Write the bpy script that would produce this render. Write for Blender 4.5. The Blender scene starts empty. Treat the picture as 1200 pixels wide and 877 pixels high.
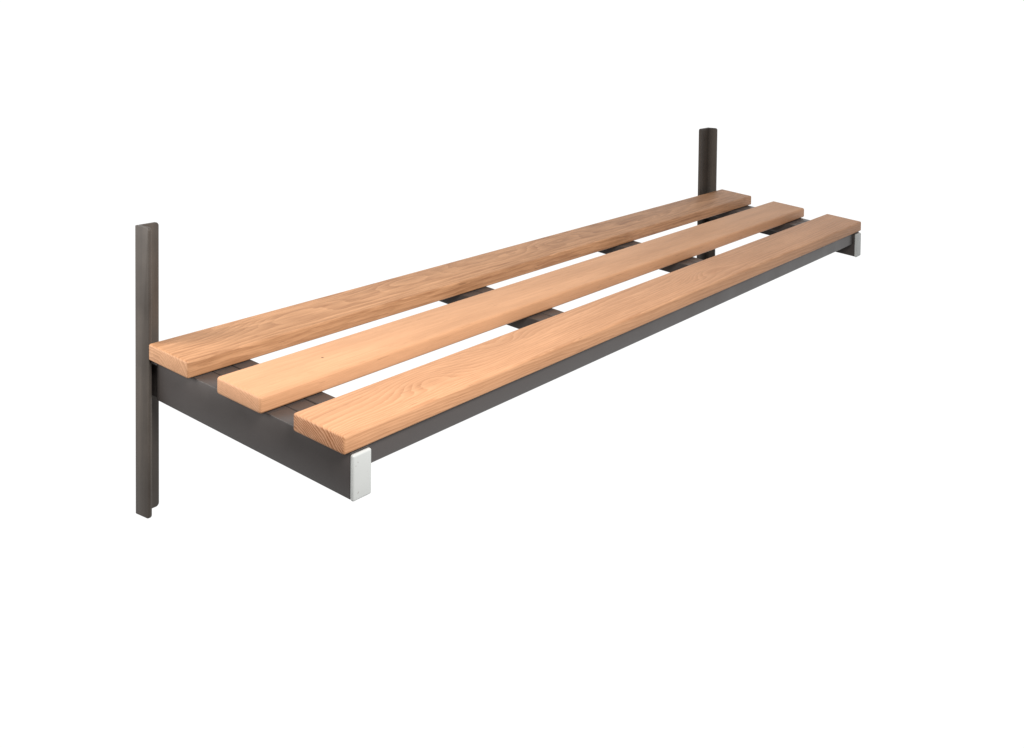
import bpy, bmesh, math
from mathutils import Vector, Matrix

S = bpy.context.scene
COL = S.collection

# ------------------------------------------------------------------ dimensions (metres)
LEN = 1.818           # slat length, along +x
SW, SG, ST = 0.090, 0.0647, 0.0243   # slat width, gap, thickness
SLOPE = 0.1065        # the deck falls a little towards the front
def deck(y):          # height change of the sloping deck at depth y (front is -y)
    return SLOPE * y
TOPZ = -ST            # top of the steelwork, under the slats
ROOT = Vector((LEN / 2, 0.0315, -0.256))

# ------------------------------------------------------------------ node helpers
def new_mat(name):
    m = bpy.data.materials.new(name); m.use_nodes = True
    nt = m.node_tree
    for n in list(nt.nodes): nt.nodes.remove(n)
    out = nt.nodes.new('ShaderNodeOutputMaterial')
    b = nt.nodes.new('ShaderNodeBsdfPrincipled')
    nt.links.new(b.outputs[0], out.inputs[0])
    return m, nt, b
def N(nt, t, **kw):
    n = nt.nodes.new(t)
    for k, v in kw.items():
        if k in n.inputs: n.inputs[k].default_value = v
        else: setattr(n, k, v)
    return n
def L(nt, a, b): nt.links.new(a, b)
def math_(nt, op, a, b=None, c=None, clamp=False):
    n = nt.nodes.new('ShaderNodeMath'); n.operation = op; n.use_clamp = clamp
    for i, v in enumerate((a, b, c)):
        if v is None: continue
        if isinstance(v, (int, float)): n.inputs[i].default_value = v
        else: nt.links.new(v, n.inputs[i])
    return n.outputs[0]
def ramp(nt, fac, stops, interp='LINEAR'):
    r = nt.nodes.new('ShaderNodeValToRGB'); r.color_ramp.interpolation = interp
    els = r.color_ramp.elements
    while len(els) < len(stops): els.new(0.5)
    for e, (p, c) in zip(els, stops):
        e.position = p; e.color = (*c, 1) if len(c) == 3 else c
    nt.links.new(fac, r.inputs[0]); return r.outputs[0]
def mix(nt, fac, a, b, mode='MIX'):
    m = nt.nodes.new('ShaderNodeMix'); m.data_type = 'RGBA'; m.blend_type = mode
    for i, v in ((0, fac), (6, a), (7, b)):
        if isinstance(v, (int, float)): m.inputs[i].default_value = v
        elif isinstance(v, tuple): m.inputs[i].default_value = (*v, 1)
        else: nt.links.new(v, m.inputs[i])
    return m.outputs[2]
def noise(nt, vec, scale, detail=3, rough=0.5, dist=0.0):
    n = N(nt, 'ShaderNodeTexNoise', Scale=scale, Detail=detail, Roughness=rough, Distortion=dist)
    L(nt, vec, n.inputs['Vector']); return n.outputs['Fac']
def stretch(nt, vec, s, loc=(0, 0, 0), rot=(0, 0, 0)):
    n = nt.nodes.new('ShaderNodeMapping')
    n.inputs['Scale'].default_value = s; n.inputs['Location'].default_value = loc
    n.inputs['Rotation'].default_value = rot
    L(nt, vec, n.inputs['Vector']); return n.outputs[0]

# ------------------------------------------------------------------ materials
def wood(name, pith, tilt, spacing, wander, late, contrast, early_c, late_c, seed,
         wscale=2.2, flame=0.0, speck=None, streak=0.0, endk=1.0, fibk=1.0, figs=()):
    """solid timber: growth rings round a pith line (y, z offset), leaning by tilt (about z, about y)"""
    m, nt, b = new_mat(name)
    tc = nt.nodes.new('ShaderNodeTexCoord').outputs['Object']
    sh = stretch(nt, tc, (1, 1, 1), (seed, seed * 0.37, 0))
    # slow wander of the rings along the board + finer waviness
    w1 = noise(nt, stretch(nt, sh, (wscale, 9, 9)), 1.0, 2, 0.5)
    w2 = noise(nt, stretch(nt, sh, (9, 45, 45)), 1.0, 2, 0.55)
    w3 = noise(nt, stretch(nt, sh, (60, 260, 260)), 1.0, 2, 0.6)
    sx = nt.nodes.new('ShaderNodeSeparateXYZ'); L(nt, tc, sx.inputs[0])
    X, Y, Z = sx.outputs
    yy = math_(nt, 'ADD', math_(nt, 'SUBTRACT', Y, pith[0]), math_(nt, 'MULTIPLY', X, tilt[0]))
    zz = math_(nt, 'ADD', math_(nt, 'SUBTRACT', Z, pith[1]), math_(nt, 'MULTIPLY', X, tilt[1]))
    r = math_(nt, 'SQRT', math_(nt, 'ADD', math_(nt, 'POWER', math_(nt, 'ABSOLUTE', yy), 2.0),
                                 math_(nt, 'POWER', math_(nt, 'ABSOLUTE', zz), 2.0)))
    d = math_(nt, 'MULTIPLY', math_(nt, 'SUBTRACT', w1, 0.5), wander)
    d = math_(nt, 'ADD', d, math_(nt, 'MULTIPLY', math_(nt, 'SUBTRACT', w2, 0.5), wander * 0.22 + flame))
    d = math_(nt, 'ADD', d, math_(nt, 'MULTIPLY', math_(nt, 'SUBTRACT', w3, 0.5), 0.0012))
    for (fx, fy, ax, ay, amp) in figs:   # local swells of the rings: arched figure on the face
        e = math_(nt, 'ADD', math_(nt, 'POWER', math_(nt, 'ABSOLUTE', math_(nt, 'DIVIDE', math_(nt, 'SUBTRACT', X, fx), ax)), 2.0),
                  math_(nt, 'POWER', math_(nt, 'ABSOLUTE', math_(nt, 'DIVIDE', math_(nt, 'SUBTRACT', Y, fy), ay)), 2.0))
        d = math_(nt, 'ADD', d, math_(nt, 'MULTIPLY', math_(nt, 'EXPONENT', math_(nt, 'MULTIPLY', e, -1.0)), amp))
    ring = math_(nt, 'DIVIDE', math_(nt, 'ADD', r, d), spacing)
    # uneven ring widths
    ring = math_(nt, 'ADD', ring, math_(nt, 'MULTIPLY', math_(nt, 'SINE', math_(nt, 'MULTIPLY', ring, 0.61)), 0.55))
    f = math_(nt, 'FRACT', ring)
    lw = ramp(nt, f, [(0.0, (0, 0, 0)), (max(0.02, 0.9 - late * 1.6), (0.12,) * 3), (0.90, (1, 1, 1)), (0.97, (0.25,) * 3), (1.0, (0, 0, 0))])
    ringvar = noise(nt, stretch(nt, sh, (4, 70, 70)), 1.0, 2, 0.6)
    lw = math_(nt, 'MULTIPLY', lw, math_(nt, 'ADD', math_(nt, 'MULTIPLY', ringvar, 1.3), 0.3))
    fac = math_(nt, 'MULTIPLY', lw, contrast, clamp=True)
    # broad tone drift in the board, fibres and pores
    tone = noise(nt, stretch(nt, sh, (3.5, 26, 26)), 1.0, 3, 0.55)
    fib = noise(nt, stretch(nt, sh, (22, 900, 900)), 1.0, 3, 0.7)
    fib2 = noise(nt, stretch(nt, sh, (7, 330, 330)), 1.0, 2, 0.6)
    col = mix(nt, fac, early_c, late_c)
    tb = ramp(nt, tone, [(0.25, (0.86, 0.83, 0.80)), (0.75, (1.10, 1.10, 1.10))])
    col = mix(nt, 1.0, col, tb, 'MULTIPLY')
    if streak:                      # long pale flames between the rings
        stn = noise(nt, stretch(nt, sh, (9, 95, 95), (0.3, 0.9, 2.2)), 1.0, 3, 0.6, 0.6)
        col = mix(nt, math_(nt, 'MULTIPLY', ramp(nt, stn, [(0.50, (0, 0, 0)), (0.70, (1, 1, 1))]), streak), col, tuple(min(1, c * 1.12) for c in early_c))
        col = mix(nt, math_(nt, 'MULTIPLY', ramp(nt, stn, [(0.28, (1, 1, 1)), (0.46, (0, 0, 0))]), streak), col, late_c)
    fb = ramp(nt, fib, [(0.28, (0.76, 0.73, 0.69)), (0.5, (1, 1, 1)), (0.8, (1.08, 1.08, 1.09))])
    col = mix(nt, fibk, col, fb, 'MULTIPLY')
    fb2 = ramp(nt, fib2, [(0.30, (0.92, 0.90, 0.87)), (0.62, (1.03, 1.03, 1.03))])
    col = mix(nt, fibk, col, fb2, 'MULTIPLY')
    # short dark pores / resin streaks
    pore = noise(nt, stretch(nt, sh, (26, 420, 420), (3.1, 1.7, 0.4)), 1.0, 1, 0.5)
    pf = ramp(nt, pore, [(0.70, (0, 0, 0)), (0.76, (1, 1, 1))])
    col = mix(nt, math_(nt, 'MULTIPLY', pf, 0.35), col, tuple(c * 0.55 for c in late_c))
    if speck:                       # tiny pin knots at fixed spots in the board
        for (px, py, pz, pr) in speck:
            dn = nt.nodes.new('ShaderNodeVectorMath'); dn.operation = 'DISTANCE'
            L(nt, tc, dn.inputs[0]); dn.inputs[1].default_value = (px, py, pz)
            k = ramp(nt, math_(nt, 'DIVIDE', dn.outputs['Value'], pr), [(0.45, (1, 1, 1)), (1.0, (0, 0, 0))])
            col = mix(nt, math_(nt, 'MULTIPLY', k, 0.85), col, (0.05, 0.025, 0.012))
    # sawn ends: rough saw mottle, base colour lightened in place of side light
    geo = nt.nodes.new('ShaderNodeTexCoord').outputs['Normal']
    sn = nt.nodes.new('ShaderNodeSeparateXYZ'); L(nt, geo, sn.inputs[0])
    endf = ramp(nt, math_(nt, 'ABSOLUTE', sn.outputs[0]), [(0.75, (0, 0, 0)), (0.97, (1, 1, 1))])
    saw = noise(nt, stretch(nt, sh, (40, 260, 420)), 1.0, 2, 0.6)
    endc = mix(nt, math_(nt, 'MULTIPLY', fac, endk, clamp=True), tuple(a * k for a, k in zip(early_c, (1.12, 1.16, 1.25))), tuple(a * k for a, k in zip(late_c, (1.05, 1.05, 1.08))))
    endc = mix(nt, 1.0, endc, ramp(nt, saw, [(0.3, (0.90, 0.89, 0.88)), (0.7, (1.04,) * 3)]), 'MULTIPLY')
    col = mix(nt, endf, col, endc)
    L(nt, col, b.inputs['Base Color'])
    rr = math_(nt, 'ADD', math_(nt, 'MULTIPLY', fib2, 0.18), 0.50)
    L(nt, rr, b.inputs['Roughness'])
    b.inputs['Specular IOR Level'].default_value = 0.35
    bp = N(nt, 'ShaderNodeBump', Strength=0.22, Distance=0.0006)
    h = math_(nt, 'ADD', math_(nt, 'MULTIPLY', fib, 0.6), math_(nt, 'MULTIPLY', lw, -0.5))
    L(nt, h, bp.inputs['Height']); L(nt, bp.outputs[0], b.inputs['Normal'])
    return m

WOODS = [
    wood('streaky ash timber', (0.035, -0.075), (0.010, 0.018), 0.0040, 0.017, 0.60, 0.50,
         (0.610, 0.334, 0.176), (0.27, 0.112, 0.045), 3.1, wscale=2.8, flame=0.003, streak=0.58,
         figs=[(-0.66, 0.012, 0.11, 0.026, 0.022), (-0.40, 0.020, 0.10, 0.022, 0.016), (0.08, 0.010, 0.10, 0.022, 0.020), (0.42, -0.008, 0.10, 0.020, -0.014)]),
    wood('plain pale timber', (0.090, -0.20), (0.006, -0.004), 0.0024, 0.006, 0.45, 0.16,
         (0.672, 0.370, 0.202), (0.50, 0.232, 0.105), 11.7, wscale=1.2, endk=4.2, fibk=0.55,
         speck=[(-0.755, 0.0027, 0.0125, 0.0024), (0.120, -0.030, -0.004, 0.0050)]),
    wood('softwood with open grain', (0.130, -0.160), (-0.010, 0.012), 0.0036, 0.012, 0.55, 0.42,
         (0.672, 0.370, 0.202), (0.37, 0.150, 0.060), 23.4, wscale=2.6, flame=0.0020, endk=3.0, fibk=0.85,
         figs=[(-0.70, 0.006, 0.075, 0.028, 0.018), (-0.50, 0.020, 0.060, 0.018, -0.008), (0.16, 0.004, 0.10, 0.026, 0.016)]),
]

def painted(name, base, rough, spec, metallic=0.0, mottle=0.10, fine=0.06, streak=0.0):
    m, nt, b = new_mat(name)
    tc = nt.nodes.new('ShaderNodeTexCoord').outputs['Object']
    n1 = noise(nt, tc, 14, 3, 0.55)
    n2 = noise(nt, tc, 900, 2, 0.6)
    n3 = noise(nt, stretch(nt, tc, (60, 60, 3)), 1.0, 3, 0.55)
    c = mix(nt, 1.0, base, ramp(nt, n1, [(0.3, (1 - mottle,) * 3), (0.7, (1 + mottle,) * 3)]), 'MULTIPLY')
    c = mix(nt, 1.0, c, ramp(nt, n2, [(0.3, (1 - fine,) * 3), (0.7, (1 + fine,) * 3)]), 'MULTIPLY')
    if streak:
        c = mix(nt, 1.0, c, ramp(nt, n3, [(0.3, (1 - streak, 1 - streak, 1 - streak)), (0.7, (1 + streak, 1 + streak * 0.85, 1 + streak * 0.6))]), 'MULTIPLY')
    L(nt, c, b.inputs['Base Color'])
    b.inputs['Metallic'].default_value = metallic
    b.inputs['Specular IOR Level'].default_value = spec
    L(nt, math_(nt, 'ADD', math_(nt, 'MULTIPLY', math_(nt, 'SUBTRACT', n1, 0.5), 0.25), rough), b.inputs['Roughness'])
    bp = N(nt, 'ShaderNodeBump', Strength=0.10, Distance=0.0003)
    L(nt, n2, bp.inputs['Height']); L(nt, bp.outputs[0], b.inputs['Normal'])
    return m, nt, b, tc

FRAME, *_ = painted('anthracite powder coat', (0.057, 0.048, 0.045), 0.43, 0.80, mottle=0.09)
BRACKET, *_ = painted('raw dark steel', (0.084, 0.073, 0.065), 0.45, 0.25, mottle=0.16, streak=0.20)
CAP, nt, b, tc = painted('pale grey plastic', (0.55, 0.57, 0.56), 0.42, 0.45, mottle=0.03, fine=0.02)
sp = noise(nt, tc, 170, 1, 0.4)
spf = ramp(nt, sp, [(0.745, (0, 0, 0)), (0.785, (1, 1, 1))])
src = b.inputs['Base Color'].links[0].from_socket
L(nt, mix(nt, math_(nt, 'MULTIPLY', spf, 0.55), src, (0.24, 0.21, 0.18)), b.inputs['Base Color'])

# ------------------------------------------------------------------ mesh helpers
def link(name, bm, mat, parent, parent_world, smooth=True):
    """world-space bmesh -> one mesh object whose origin is its own centre"""
    bmesh.ops.recalc_face_normals(bm, faces=bm.faces[:])
    lo = Vector((min(v.co[i] for v in bm.verts) for i in range(3)))
    hi = Vector((max(v.co[i] for v in bm.verts) for i in range(3)))
    c = (lo + hi) / 2
    bmesh.ops.translate(bm, verts=bm.verts[:], vec=-c)
    me = bpy.data.meshes.new(name); bm.to_mesh(me); bm.free()
    if smooth:
        for p in me.polygons: p.use_smooth = True
        try: me.set_sharp_from_angle(angle=math.radians(40))
        except Exception: pass
    me.materials.append(mat)
    o = bpy.data.objects.new(name, me); COL.objects.link(o)
    o.parent = parent; o.location = c - parent_world
    o['_c'] = tuple(c)
    return o
def centre(o): return Vector(o['_c'])

def box(x0, x1, y0, y1, z0, z1, bev=0.002, seg=3, edges=None, slope=True, cuts=0):
    bm = bmesh.new()
    bmesh.ops.create_cube(bm, size=1)
    for v in bm.verts:
        v.co = Vector(((x0 + x1) / 2 + v.co.x * (x1 - x0), (y0 + y1) / 2 + v.co.y * (y1 - y0), (z0 + z1) / 2 + v.co.z * (z1 - z0)))
    if bev:
        es = [e for e in bm.edges if edges is None or edges(e)]
        bmesh.ops.bevel(bm, geom=es, offset=bev, segments=seg, profile=0.5, affect='EDGES')
    if slope:
        for v in bm.verts: v.co.z += deck(v.co.y)
    return bm
def prism(pts, z0, z1):
    bm = bmesh.new()
    lo = [bm.verts.new((x, y, z0)) for x, y in pts]
    hi = [bm.verts.new((x, y, z1)) for x, y in pts]
    bm.faces.new(lo); bm.faces.new(hi)
    for i in range(len(pts)):
        j = (i + 1) % len(pts); bm.faces.new((lo[i], lo[j], hi[j], hi[i]))
    return bm

# ------------------------------------------------------------------ the shelf
shelf = bpy.data.objects.new('slatted_wall_shelf', None); COL.objects.link(shelf)
shelf.location = ROOT
shelf.empty_display_size = 0.1
shelf['label'] = 'wall shelf of three wooden slats on a dark grey steel frame with angle brackets'
shelf['category'] = 'shelf'

SLAT_LABEL = ['slat with strong brown streaky grain, at the back beside the brackets',
              'plain pale slat with almost no grain, between the other two',
              'front slat with open grain and striped end grain, above the front rail']
for i in range(3):
    y1 = -i * (SW + SG); y0 = y1 - SW - (0.0015, 0.0015, 0.0040)[i]
    bm = box((-0.0020, -0.0030, -0.0030)[i], LEN - (0.003, 0.003, 0.006)[i], y0, y1, -ST, 0, bev=(0.0030, 0.0044, 0.0034)[i], seg=4)
    s = link('slat', bm, WOODS[i], shelf, ROOT)
    s['label'] = SLAT_LABEL[i]

# support arms: rectangular tubes under both slat ends, closed at the front by plastic caps
AX = [(0.0090, 0.0412), (1.7690, 1.8005)]
ARM_Y0, ARM_Y1, ARM_Z0 = -0.4015, -0.0050, -0.0845
for k, (xa, xb) in enumerate(AX):
    bm = box(xa, xb, ARM_Y0, ARM_Y1, ARM_Z0, TOPZ - 0.0006, bev=0.0012, seg=2,
             edges=lambda e: abs(e.verts[0].co.x - e.verts[1].co.x) < 1e-6 and abs(e.verts[0].co.z - e.verts[1].co.z) < 1e-6)
    arm = link('support_arm', bm, FRAME, shelf, ROOT)
    c = centre(arm)
    bm = box(xa - 0.0004, xb + 0.0004, ARM_Y0 - 0.0062, ARM_Y0 + 0.0002, ARM_Z0 - 0.0012, TOPZ - 0.0022, bev=0.0029, seg=5)
    link('end_cap', bm, CAP, arm, c)
    # hook tongue that slots the arm into the bracket
    hx = (xa + 0.0004, xa + 0.0046) if k == 0 else (xb - 0.0300, xb - 0.0258)
    bm = box(hx[0], hx[1], ARM_Y1 - 0.004, 0.0262, ARM_Z0 + 0.003, TOPZ - 0.010, bev=0.0010, seg=2)
    link('hook_plate', bm, FRAME, arm, c)

# front rail between the arms
bm = box(0.0416, 1.7684, -0.3978, -0.3680, -0.0533, TOPZ - 0.0012, bev=0.0022, seg=3,
         edges=lambda e: abs(e.verts[0].co.x - e.verts[1].co.x) > 0.5)
link('front_rail', bm, FRAME, shelf, ROOT)

# twin bars under the slats: one pair beside each arm, two pairs between
for xs in ((0.0430, 0.1115), (0.5925, 0.6675), (1.1345, 1.2040), (1.7040, 1.7684)):
    bm = bmesh.new()
    mid = (xs[0] + xs[1]) / 2
    for (a, bb) in ((xs[0], mid - 0.0010), (mid + 0.0010, xs[1])):
        t = box(a, bb, -0.3674, -0.0070, -0.0530, TOPZ - 0.0010, bev=0.0018, seg=3,
                edges=lambda e: abs(e.verts[0].co.y - e.verts[1].co.y) > 0.2)
        me = bpy.data.meshes.new('tmp'); t.to_mesh(me); t.free(); bm.from_mesh(me); bpy.data.meshes.remove(me)
    link('cross_bar', bm, FRAME, shelf, ROOT)

# angle-iron wall brackets
def angle_bracket(xc, sgn, leg_x, thick, zt, zb, y_wall=0.0315, y_front=0.0004):
    """corner at (xc, y_wall); one leg runs along the wall towards sgn*x, the other comes forward"""
    def leg(x0, x1, y0, y1, along):
        bm = box(min(x0, x1), max(x0, x1), y0, y1, zb, zt, bev=0, slope=False)
        # round the free top and bottom corners of the leg
        fr = (lambda v: abs(v.co.y - y0) < 1e-6) if along == 'y' else (lambda v: abs(v.co.x - x1) < 1e-6)
        es = [e for e in bm.edges if all(fr(v) for v in e.verts) and abs(e.verts[0].co.z - e.verts[1].co.z) < 1e-6]
        bmesh.ops.bevel(bm, geom=es, offset=0.0055, segments=6, profile=0.5, affect='EDGES')
        return bm
    a = leg(xc, xc + sgn * thick, y_front, y_wall, 'y')
    bb = leg(xc + sgn * thick * 0.9, xc + sgn * leg_x, y_wall - thick, y_wall - 0.0002, 'x')
    bm = bmesh.new()
    for t in (a, bb):
        bmesh.ops.bevel(t, geom=[e for e in t.edges if e.calc_face_angle(0) > 0.9], offset=0.0013, segments=3, profile=0.5, affect='EDGES')
        me = bpy.data.meshes.new('tmp'); t.to_mesh(me); t.free(); bm.from_mesh(me); bpy.data.meshes.remove(me)
    return bm
link('wall_bracket', angle_bracket(-0.0021, 1, 0.0366, 0.0055, 0.1690, -0.2588, y_front=-0.0016), BRACKET, shelf, ROOT)
link('wall_bracket', angle_bracket(1.7850, -1, 0.0530, 0.0070, 0.1725, -0.2525, y_front=0.0006), BRACKET, shelf, ROOT)
for o in list(COL.objects):
    if '_c' in o: del o['_c']

# ------------------------------------------------------------------ camera (solved from the photograph's perspective)
cam = bpy.data.cameras.new('camera'); co = bpy.data.objects.new('camera', cam); COL.objects.link(co)
R_ = Vector((0.5721316274, -0.8200640154, 0.0126653694))
U_ = Vector((0.0235251926, 0.0318450084, 0.9992159230))
F_ = Vector((0.8198243508, 0.5713850769, -0.0375117004))
M = Matrix((R_, U_, -F_)).transposed().to_4x4()
M.translation = Vector((-0.96216016, -1.40018242, 0.48687770))
co.matrix_world = M
cam.sensor_width = 36; cam.sensor_fit = 'HORIZONTAL'
cam.lens = 1299.4247 / 1200 * 36
cam.shift_x = (600 - 663.3233) / 1200
cam.shift_y = (63.5171 - 438.5) / 1200
cam.clip_start = 0.01; cam.clip_end = 200
S.camera = co

# ------------------------------------------------------------------ white studio surround and lamps
w = bpy.data.worlds.new('World'); S.world = w; w.use_nodes = True
nt = w.node_tree
bg = nt.nodes['Background']
tc = nt.nodes.new('ShaderNodeTexCoord').outputs['Generated']
dv = nt.nodes.new('ShaderNodeVectorMath'); dv.operation = 'DOT_PRODUCT'
L(nt, tc, dv.inputs[0]); dv.inputs[1].default_value = Vector((0.80, 0.52, -0.14)).normalized()
# made-up surround: white behind and below the shelf, dimmed towards camera to limit fill
L(nt, ramp(nt, math_(nt, 'ADD', math_(nt, 'MULTIPLY', dv.outputs['Value'], 0.5), 0.5),
           [(0.42, (0.10, 0.10, 0.10)), (0.72, (1.0, 1.0, 1.0))]), bg.inputs[0])
bg.inputs[1].default_value = 1.06

def area(name, loc, target, size, power, col=(1, 1, 1)):
    d = bpy.data.lights.new(name, 'AREA'); d.shape = 'SQUARE'; d.size = size; d.energy = power; d.color = col
    o = bpy.data.objects.new(name, d); COL.objects.link(o)
    o.location = loc
    o.rotation_euler = (Vector(target) - Vector(loc)).to_track_quat('-Z', 'Y').to_euler()
    return o
area('key_lamp', (-0.25, -1.42, 1.10), (0.45, -0.2, 0), 0.7, 41, (1.0, 0.975, 0.95))
area('side_lamp', (-0.55, 0.36, 0.36), (0.0, 0.02, 0), 0.4, 8.0, (1.0, 0.97, 0.94))

S.view_settings.view_transform = 'Standard'; S.view_settings.look = 'None'
S.view_settings.exposure = 0; S.view_settings.gamma = 1
S.render.engine = 'CYCLES'
S.cycles.use_denoising = True
